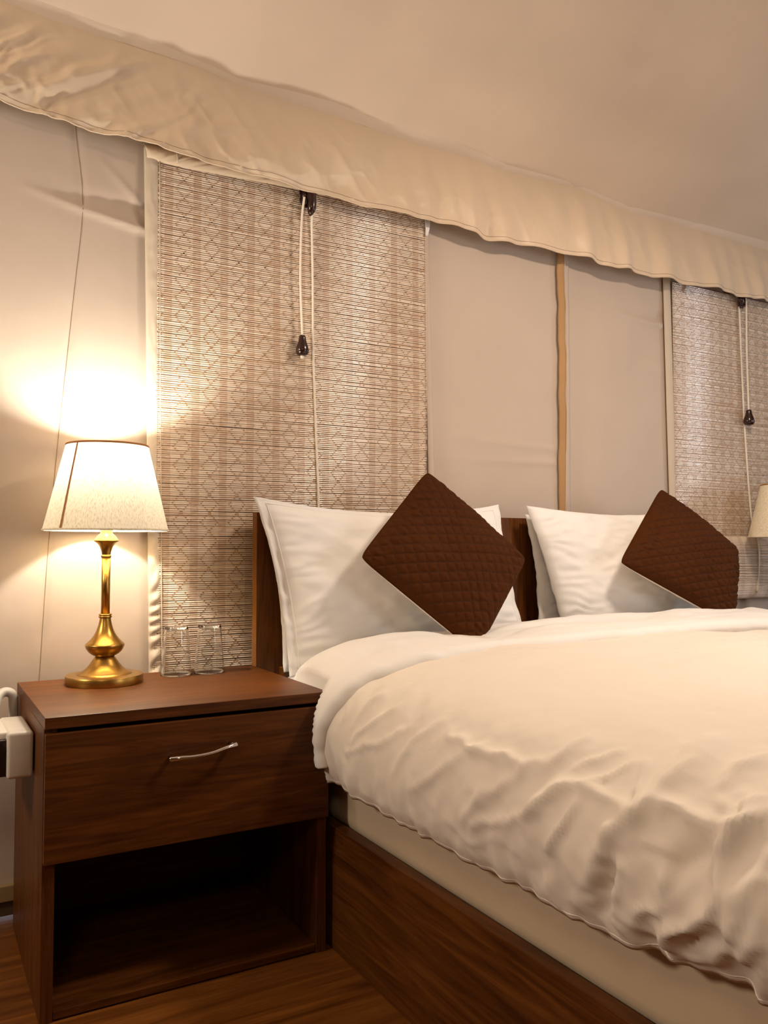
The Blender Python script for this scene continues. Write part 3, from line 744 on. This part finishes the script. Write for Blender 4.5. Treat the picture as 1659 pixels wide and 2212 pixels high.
# duvet ----------------------------------------------------------------
PROF = [(.905, .42), (.885, .46), (.872, .53), (.885, .60), (.93, .66), (1.0, .70), (1.12, .728), (1.35, .742), (1.9, .75), (2.45, .745), (2.7, .73), (2.85, .66), (2.90, .55), (2.885, .44)]
CREASES = [([(0.208, 0.856), (0.256, 0.839), (0.31, 0.829), (0.382, 0.843)], 0.03, 0.01), ([(0.208, 0.856), (0.254, 0.874), (0.297, 0.899)], 0.01, 0.006), ([(0.21, 0.856), (0.223, 0.92), (0.229, 0.985), (0.223, 1.01), (0.172, 1.082)], 0.016, 0.008), ([(0.205, 0.861), (0.174, 0.897), (0.138, 0.909), (0.087, 0.933)], 0.022, 0.014), ([(0.232, 0.842), (0.239, 0.783), (0.237, 0.707)], 0.016, 0.012), ([(0.233, 0.705), (0.271, 0.681)], 0.02, 0.014), ([(0.237, 0.707), (0.266, 0.707), (0.288, 0.724)], 0.02, 0.01), ([(0.233, 0.705), (0.202, 0.723)], 0.012, 0.01), ([(0.207, 0.717), (0.162, 0.701), (0.123, 0.713), (0.045, 0.802)], 0.022, 0.02), ([(0.182, 0.837), (0.183, 0.802), (0.176, 0.774)], 0.01, 0.007), ([(0.16, 0.792), (0.13, 0.781)], 0.012, 0.008), ([(0.197, 0.969), (0.162, 0.994), (0.111, 1.028)], 0.012, 0.009), ([(0.225, 1.011), (0.181, 1.048), (0.132, 1.092)], 0.012, 0.007), ([(0.146, 0.892), (0.115, 0.894), (0.038, 0.922)], 0.025, -0.018), ([(0.22, 0.737), (0.171, 0.767)], 0.022, -0.015), ([(0.282, 0.722), (0.254, 0.709)], 0.015, -0.01), ([(0.138, 0.877), (0.093, 0.881), (0.054, 0.899)], 0.012, 0.01), ([(0.293, 0.694), (0.263, 0.724), (0.277, 0.752)], 0.014, 0.008), ([(0.3, 0.855), (0.344, 0.855), (0.378, 0.863)], 0.012, 0.005), ([(0.38, 0.75), (0.336, 0.76), (0.303, 0.764)], 0.018, 0.008), ([(0.255, 1.01), (0.28, 0.982), (0.309, 0.953)], 0.008, 0.004), ([(0.237, 0.982), (0.26, 0.942), (0.294, 0.919)], 0.008, 0.004), ([(0.112, 0.793), (0.072, 0.841), (0.037, 0.86)], 0.014, 0.008), ([(0.186, 0.679), (0.122, 0.684), (0.091, 0.678)], 0.02, 0.012), ([(0.218, 0.657), (0.17, 0.665), (0.127, 0.67)], 0.02, 0.012), ([(0.166, 0.642), (0.115, 0.649), (0.067, 0.676)], 0.02, 0.012), ([(0.227, 1.343), (0.227, 1.225), (0.224, 1.119)], 0.012, 0.009), ([(0.223, 1.118), (0.249, 1.062), (0.312, 1.039)], 0.02, 0.006), ([(0.273, 1.656), (0.236, 1.679), (0.174, 1.709)], 0.01, 0.005), ([(0.253, 1.565), (0.205, 1.62), (0.141, 1.706)], 0.01, 0.006), ([(0.258, 1.749), (0.226, 1.759), (0.188, 1.75)], 0.01, 0.005), ([(0.22, 1.486), (0.167, 1.577), (0.117, 1.726)], 0.01, 0.005), ([(0.257, 1.395), (0.185, 1.453), (0.121, 1.507)], 0.014, 0.005), ([(0.241, 1.231), (0.169, 1.328), (0.101, 1.437)], 0.014, 0.005), ([(0.216, 1.113), (0.165, 1.182), (0.096, 1.259)], 0.014, 0.006), ([(0.175, 1.048), (0.131, 1.124), (0.095, 1.225)], 0.012, 0.006)]
pp = resample([(x, 0, z) for x, z in PROF], 900)
sl = np.concatenate([[0], np.cumsum(np.hypot(np.diff(pp[:, 0]), np.diff(pp[:, 2])))])
def duvet_base(S, Y):
    x = np.interp(S, sl, pp[:, 0]); z = np.interp(S, sl, pp[:, 2])
    return x, z
s_fine = np.concatenate([np.arange(0, 0.9, 0.0065), np.arange(0.9, sl[-1], 0.022), [sl[-1]]])
y_fine = np.concatenate([np.arange(0.30, 0.58, 0.025), np.arange(0.58, 1.9, 0.0065), np.arange(1.9, 2.13, 0.02)])
S, Y = np.meshgrid(s_fine, y_fine, indexing='ij')
x0, z0 = duvet_base(S, Y)
# normals of the profile
ds = 1e-3
xa, za = duvet_base(S+ds, Y); xb, zb2 = duvet_base(np.maximum(S-ds, 0), Y)
tx_, tz_ = xa-xb, za-zb2; ln = np.hypot(tx_, tz_)+1e-9
nx, nz_ = -tz_/ln, tx_/ln
disp = np.zeros_like(S)
for pts, w, a in CREASES:
    dist, par = poly_dist(S + 0.006*fbm(S*30, Y*30, 2), Y + 0.006*fbm(S*30+9, Y*30, 2), pts)
    disp += 1.5*a*np.exp(-(dist/(0.8*w))**1.5)*(0.45+0.55*np.sin(np.pi*np.clip(par*0.9+0.05, 0, 1)))
side = 1-smooth(0.05, 0.34, S)
rs = (1-smooth(0.12, 0.45, S))
near = 1-smooth(0.95, 1.35, Y)
pleat = np.sin(Y*62 + 3*np.sin(Y*9) + S*9)*0.5 + np.sin(Y*107 + 2*np.sin(Y*17))*0.4
disp += 0.0045*pleat*(1-smooth(0.0, 0.17, S))
disp += 0.010*fbm(Y*11 + S*3, S*6, 3)*side*(0.55+0.45*near)
wx_ = 0.35*fbm(S*5, Y*5, 2)
disp += 0.0075*(np.clip(ridged(Y*5+S*7+wx_, S*5-Y*3+wx_, 3)-0.6, 0, 9)**1.5-0.6)*rs*(0.30+0.70*near)
disp += 0.0025*(np.clip(ridged(Y*9-S*11+wx_, S*9+Y*4, 2)-0.5, 0, 9)**1.6-0.4)*(1-smooth(0.2, 0.5, S))*(0.15+0.85*near)
disp += 0.009*fbm(S*3.2, Y*3.4, 3)*smooth(0.25, 0.6, S)
disp += 0.0012*fbm(S*26, Y*26, 2)
disp += 0.0035*np.sin((Y*1.0-S*0.35)*60+3*fbm(S*4, Y*4, 2))*np.exp(-((S-0.27)/0.07)**2)*smooth(1.3, 1.6, Y)
x1, z1 = x0+nx*disp, z0+nz_*disp
# keep clear of the nightstand at the head end, slump a little towards the foot
xlim = 0.922 - 0.06*(1-smooth(1.83, 1.91, Y))
x1 = np.where(Y > 1.80, np.maximum(x1, xlim), x1)
z1 = z1 + 0.028*(1-smooth(0.6, 1.0, Y))*(1-smooth(0.0, 0.2, S)) 
dv = empty('duvet', (1.89, 1.2, 0.42), 'rumpled cream duvet spread over the bed with its head end turned back', 'duvet')
Vd = np.stack([x1, Y, z1], -1).reshape(-1, 3)
co = mobj('cover', Vd, grid_faces(len(s_fine), len(y_fine)), M['duvet'], dv)
mm = co.modifiers.new('thickness', 'SOLIDIFY'); mm.thickness = 0.012; mm.offset = -1
hemp = [(x1[1, j]-0.001, y_fine[j], z1[1, j]+0.003) for j in range(len(y_fine))]
tube('hem_seam', hemp, 0.0013, M['duvet'], dv, 6)
# turned-back band: rises from the mattress by the pillows, over a crest, down to its free edge
ns_, nv_ = 330, 46
s_b = np.concatenate([np.linspace(0.055, 0.75, 190), np.linspace(0.76, sl[-1]-0.02, 140)])
vb_ = np.linspace(0, 1, nv_)
Sb, Vb = np.meshgrid(s_b, vb_, indexing='ij')
xb0, zb0 = duvet_base(Sb, Vb)
xa, za = duvet_base(Sb+ds, Vb); xq, zq = duvet_base(Sb-ds, Vb)
ln = np.hypot(xa-xq, za-zq); nbx, nbz = -(za-zq)/ln, (xa-xq)/ln
edge_y = 1.735 + 0.018*fbm(Sb*7, Sb*0, 3) + 0.11*(1-smooth(0.08, 0.40, Sb)) - 0.02*np.exp(-((Sb-0.45)/0.10)**2)
head_y = 2.165 + 0.01*fbm(Sb*4+5, Sb*0, 2)
ctrl_v = [0.0, 0.10, 0.22, 0.36, 0.60, 0.82, 0.93, 0.975, 1.0]
ctrl_h = [-0.075, -0.030, 0.012, 0.026, 0.020, 0.018, 0.016, 0.008, -0.008]
ctrl_y = [0.0, 0.03, 0.16, 0.34, 0.62, 0.87, 0.975, 1.0, 0.997]
hgt = np.interp(Vb, ctrl_v, ctrl_h); fy = np.interp(Vb, ctrl_v, ctrl_y)
Yb = head_y + (edge_y-head_y)*fy
far = smooth(0.9, 1.9, Sb)
hgt = hgt + far*0.012*np.sin(np.pi*fy) + 0.006*fbm(Sb*6, Yb*9, 3)*np.sin(np.pi*np.clip(fy, 0, 1))
hgt = hgt + 0.010*(ridged(Sb*1.6+Yb*3, Yb*8-Sb*0.7, 3)-1)*smooth(0.55, 1.0, Sb)*np.sin(np.pi*np.clip(fy*0.95, 0, 1))
hgt = hgt + 0.004*np.sin(Sb*75+4*fbm(Sb*6, Yb*5, 2))*np.exp(-((Sb-0.45)/0.09)**2)*smooth(0.4, 0.95, fy)
hgt = np.where(Sb < 0.30, np.where(hgt < 0, hgt*smooth(0.0, 0.30, Sb), hgt), hgt)
hgt = hgt - 0.034*np.exp(-((xb0-1.42)/0.11)**2-((Yb-1.98)/0.15)**2) - 0.006*(1-far)
xb1 = xb0 + nbx*hgt; zb1 = zb0 + nbz*hgt
xlim = 0.924 - 0.075*(1-smooth(1.84, 1.90, Yb))
xb1 = np.where(Yb > 1.80, np.maximum(xb1, xlim), xb1)
# end roll of the band along its bottom on the side
fo = mobj('turned_back_band', np.stack([xb1, Yb, zb1], -1).reshape(-1, 3), grid_faces(len(s_b), nv_), M['pillow'], dv)
mm = fo.modifiers.new('thickness', 'SOLIDIFY'); mm.thickness = 0.010; mm.offset = -1

# pillows --------------------------------------------------------------
def cushion_sheet(TL, TR, BR, BL, half, power, bow, n, flange=0.0, wr=0.0, seed=0, both=True, quilt=None):
    TL, TR, BR, BL = map(np.array, (TL, TR, BR, BL))
    u = np.linspace(-1, 1, n)
    if flange:
        q = np.sign(u)*np.abs(u)**0.9
    else: q = u
    Uq, Vq = np.meshgrid(q, q, indexing='ij')
    # sides bow inwards between the corners
    Ue = Uq*(1 - bow[0]*(1-Vq**2)*np.abs(Uq)**1.5); Ve = Vq*(1 - bow[1]*(1-Uq**2)*np.abs(Vq)**1.5)
    a = (Ue+1)/2; b = (Ve+1)/2
    P = ((1-a)*(1-b))[..., None]*BL + (a*(1-b))[..., None]*BR + (a*b)[..., None]*TR + ((1-a)*b)[..., None]*TL
    nrm = np.cross((TR+BR-TL-BL)/2, (TL+TR-BL-BR)/2); nrm = nrm/np.linalg.norm(nrm)   # towards the room
    ui = np.clip(np.abs(Uq)/(1-flange), 0, 1); vi = np.clip(np.abs(Vq)/(1-flange), 0, 1)
    prof = np.clip((1-ui**2.4)*(1-vi**2.4), 0, 1)**power
    th = half*prof
    if wr:
        edge = np.clip(1-prof, 0, 1)
        th = th + wr*fbm(Uq*3+seed, Vq*3-seed, 4)*prof**0.5 + wr*0.8*(ridged(Uq*2.2+Vq*1.4+seed, Vq*3-Uq, 2)-0.9)*prof**0.4*0.6
        th = th + wr*0.4*np.sin(Vq*44+5*fbm(Uq*3, Vq*3+seed, 2))*np.exp(-((np.abs(Uq)-0.82)/0.12)**2)*prof**0.3
    return P, nrm, th, prof, Uq, Vq
def pillow(name, TL, TR, BR, BL, half, label, seed, flange=0.06, bow=(0.07, 0.10), wr=0.006, n=84, group='white bed pillows'):
    P, nrm, th, prof, Uq, Vq = cushion_sheet(TL, TR, BR, BL, half, 0.42, bow, n, flange, wr, seed)
    thin = 0.0022
    fl_w = 0.004*fbm(Uq*7+seed, Vq*7, 2)*(prof < 1e-4)
    F = P + nrm*(th+thin)[..., None] + nrm*fl_w[..., None]
    B = P - nrm*(np.clip(th, 0, None)*0.5+thin)[..., None] + nrm*fl_w[..., None]
    nV = n*n
    verts = np.vstack([F.reshape(-1, 3), B.reshape(-1, 3)])
    f1 = grid_faces(n, n); f2 = [tuple(reversed(f)) for f in grid_faces(n, n, nV)]
    bd = [i*n for i in range(n)] + [(n-1)*n+j for j in range(1, n)] + [i*n+n-1 for i in range(n-2, -1, -1)] + [j for j in range(n-2, 0, -1)]
    f3 = [(bd[i], bd[i]+nV, bd[(i+1) % len(bd)]+nV, bd[(i+1) % len(bd)]) for i in range(len(bd))]
    c = verts.mean(0); c[2] = verts[:, 2].min()
    root = mobj(name, verts, f1+f2+f3, M['pillow'], None, True, tuple(c))
    tag(root, label, 'pillow', group)
    if flange:
        # stitched line between the filling and the flange
        k0 = 1-flange
        idx = int(np.argmin(abs(np.linspace(-1, 1, n)**1 - 0)))  # centre
        uu = Uq[:, 0]; i0 = int(np.argmin(abs(uu+k0))); i1 = int(np.argmin(abs(uu-k0)))
        loop = [(i, i0) for i in range(i0, i1+1)] + [(i1, j) for j in range(i0+1, i1+1)] + [(i, i1) for i in range(i1-1, i0-1, -1)] + [(i0, j) for j in range(i1-1, i0-1, -1)]
        pts = [F[i, j]+nrm*0.0008 for i, j in loop]
        tube('flange_seam', pts, 0.0016, M['pillow'], root, 6)
    return root
pillow('pillow', (0.90, 2.362, 1.14), (1.80, 2.372, 1.128), (1.885, 2.335, 0.63), (0.965, 2.31, 0.63), 0.034, 'white pillow behind the near quilted cushion, half hidden against the headboard', 3, 0.0, (0.05, 0.08), 0.006)
pillow('pillow', (0.872, 2.318, 1.152), (1.775, 2.325, 1.150), (1.835, 2.215, 0.628), (0.945, 2.215, 0.628), 0.075, 'plump white pillow with a flanged edge behind the near brown cushion', 1, 0.06, (0.045, 0.16), 0.006)
pillow('pillow', (1.925, 2.362, 1.12), (2.80, 2.372, 1.12), (2.84, 2.335, 0.63), (1.94, 2.31, 0.63), 0.034, 'white pillow at the back of the far pair, close to the blind', 7, 0.0, (0.05, 0.08), 0.006)
pillow('pillow', (1.898, 2.318, 1.150), (2.752, 2.325, 1.158), (2.82, 2.215, 0.64), (1.99, 2.215, 0.64), 0.070, 'creased white pillow behind the far brown cushion', 12, 0.0, (0.03, 0.12), 0.010)

def quilted(T, Rr, B, L, half, label, seed, n=170):
    # T,Rr,B,L: the four corners standing on a tip; local u runs L->T side
    P, nrm, th, prof, Uq, Vq = cushion_sheet(T, Rr, B, L, half, 0.5, (0.0, 0.0), n, 0.0, 0.004, seed)
    # blunt corners
    ctr = P.reshape(-1, 3).mean(0); cf = (np.abs(Uq)**12*np.abs(Vq)**12)*0.03
    P = P + (ctr-P)*cf[..., None]
    T_, R_, B_, L_ = map(np.array, (T, Rr, B, L))
    side_len = (np.linalg.norm(T_-L_)+np.linalg.norm(T_-Rr)+np.linalg.norm(B_-L_)+np.linalg.norm(B_-Rr))/4
    a = Uq*side_len/2; b = Vq*side_len/2
    p1 = (a+b)/math.sqrt(2); p2 = (a-b)/math.sqrt(2); sp = 0.0295
    g1 = np.abs(np.sin(np.pi*p1/sp)); g2 = np.abs(np.sin(np.pi*p2/sp))
    q = np.minimum(g1, g2)**0.55
    F = P + nrm*(th+0.002 + 0.0056*(q-0.6)*np.clip(prof*6, 0, 1))[..., None]
    Bk = P - nrm*(np.clip(th, 0, None)*0.95+0.002)[..., None]
    nV = n*n
    c = np.array(P.reshape(-1, 3).mean(0)); c[2] = P[..., 2].min()
    root = empty('quilted_cushion', tuple(c), label, 'cushion', 'brown quilted cushions')
    front = mobj('quilted_front', F.reshape(-1, 3), grid_faces(n, n), M['brown'], root)
    bd = [i*n for i in range(n)] + [(n-1)*n+j for j in range(1, n)] + [i*n+n-1 for i in range(n-2, -1, -1)] + [j for j in range(n-2, 0, -1)]
    verts = np.vstack([F.reshape(-1, 3)[bd], Bk.reshape(-1, 3)])
    m = len(bd)
    f = [tuple(reversed(q_)) for q_ in grid_faces(n, n, m)]
    f += [(i, m+bd[i], m+bd[(i+1) % m], (i+1) % m) for i in range(m)]
    mobj('cream_back', verts, f, M['duvet'], root)
    tube('edge_piping', [F.reshape(-1, 3)[i] for i in bd[::2]]+[F.reshape(-1, 3)[bd[0]]], 0.0022, M['brown'], root, 6)
    # stitches along the quilting lines
    items = []
    us = Uq[:, 0]
    def surf(a_, b_):
        u_ = a_*2/side_len; v_ = b_*2/side_len
        if abs(u_) > 0.97 or abs(v_) > 0.97: return None
        i = int(round((u_+1)/2*(n-1))); j = int(round((v_+1)/2*(n-1)))
        return F[i, j]
    V = []; Fc = []
    e1 = None
    for fam in (0, 1):
        for kk in range(-14, 15):
            cst = kk*sp
            for t in np.arange(-0.30, 0.30, 0.0058):
                if fam == 0: p1_, p2_ = cst, t
                else: p1_, p2_ = t, cst
                pA = surf((p1_+p2_)/math.sqrt(2), (p1_-p2_)/math.sqrt(2))
                dd = 0.0032
                if fam == 0: p2b, p1b = p2_+dd, p1_
                else: p1b, p2b = p1_+dd, p2_
                pB = surf((p1b+p2b)/math.sqrt(2), (p1b-p2b)/math.sqrt(2))
                if pA is None or pB is None: continue
                dr_ = pB-pA; l_ = np.linalg.norm(dr_)
                if l_ < 1e-5: continue
                sd_ = np.cross(dr_/l_, nrm)*0.0007; up_ = nrm*0.0011
                b0 = len(V)
                V.extend([pA-sd_, pA+sd_, pB+sd_, pB-sd_, pA-sd_*0.6+up_, pA+sd_*0.6+up_, pB+sd_*0.6+up_, pB-sd_*0.6+up_])
                Fc.extend([tuple(b0+x for x in q_) for q_ in ((4, 5, 6, 7), (0, 1, 5, 4), (1, 2, 6, 5), (2, 3, 7, 6), (3, 0, 4, 7))])
    stt = mobj('stitching', V, Fc, M['dkthread'], front, False); stt['kind'] = 'stuff'
    return root
quilted((1.392, 2.185, 1.238), (1.705, 2.09, 0.965), (1.448, 2.005, 0.690), (1.105, 2.09, 0.972), 0.062, 'dark brown quilted cushion standing on its tip against the near white pillow', 4)
quilted((2.425, 2.185, 1.220), (2.745, 2.10, 0.995), (2.62, 2.03, 0.715), (2.125, 2.10, 0.948), 0.062, 'dark brown quilted cushion leaning on the far creased pillow', 21)
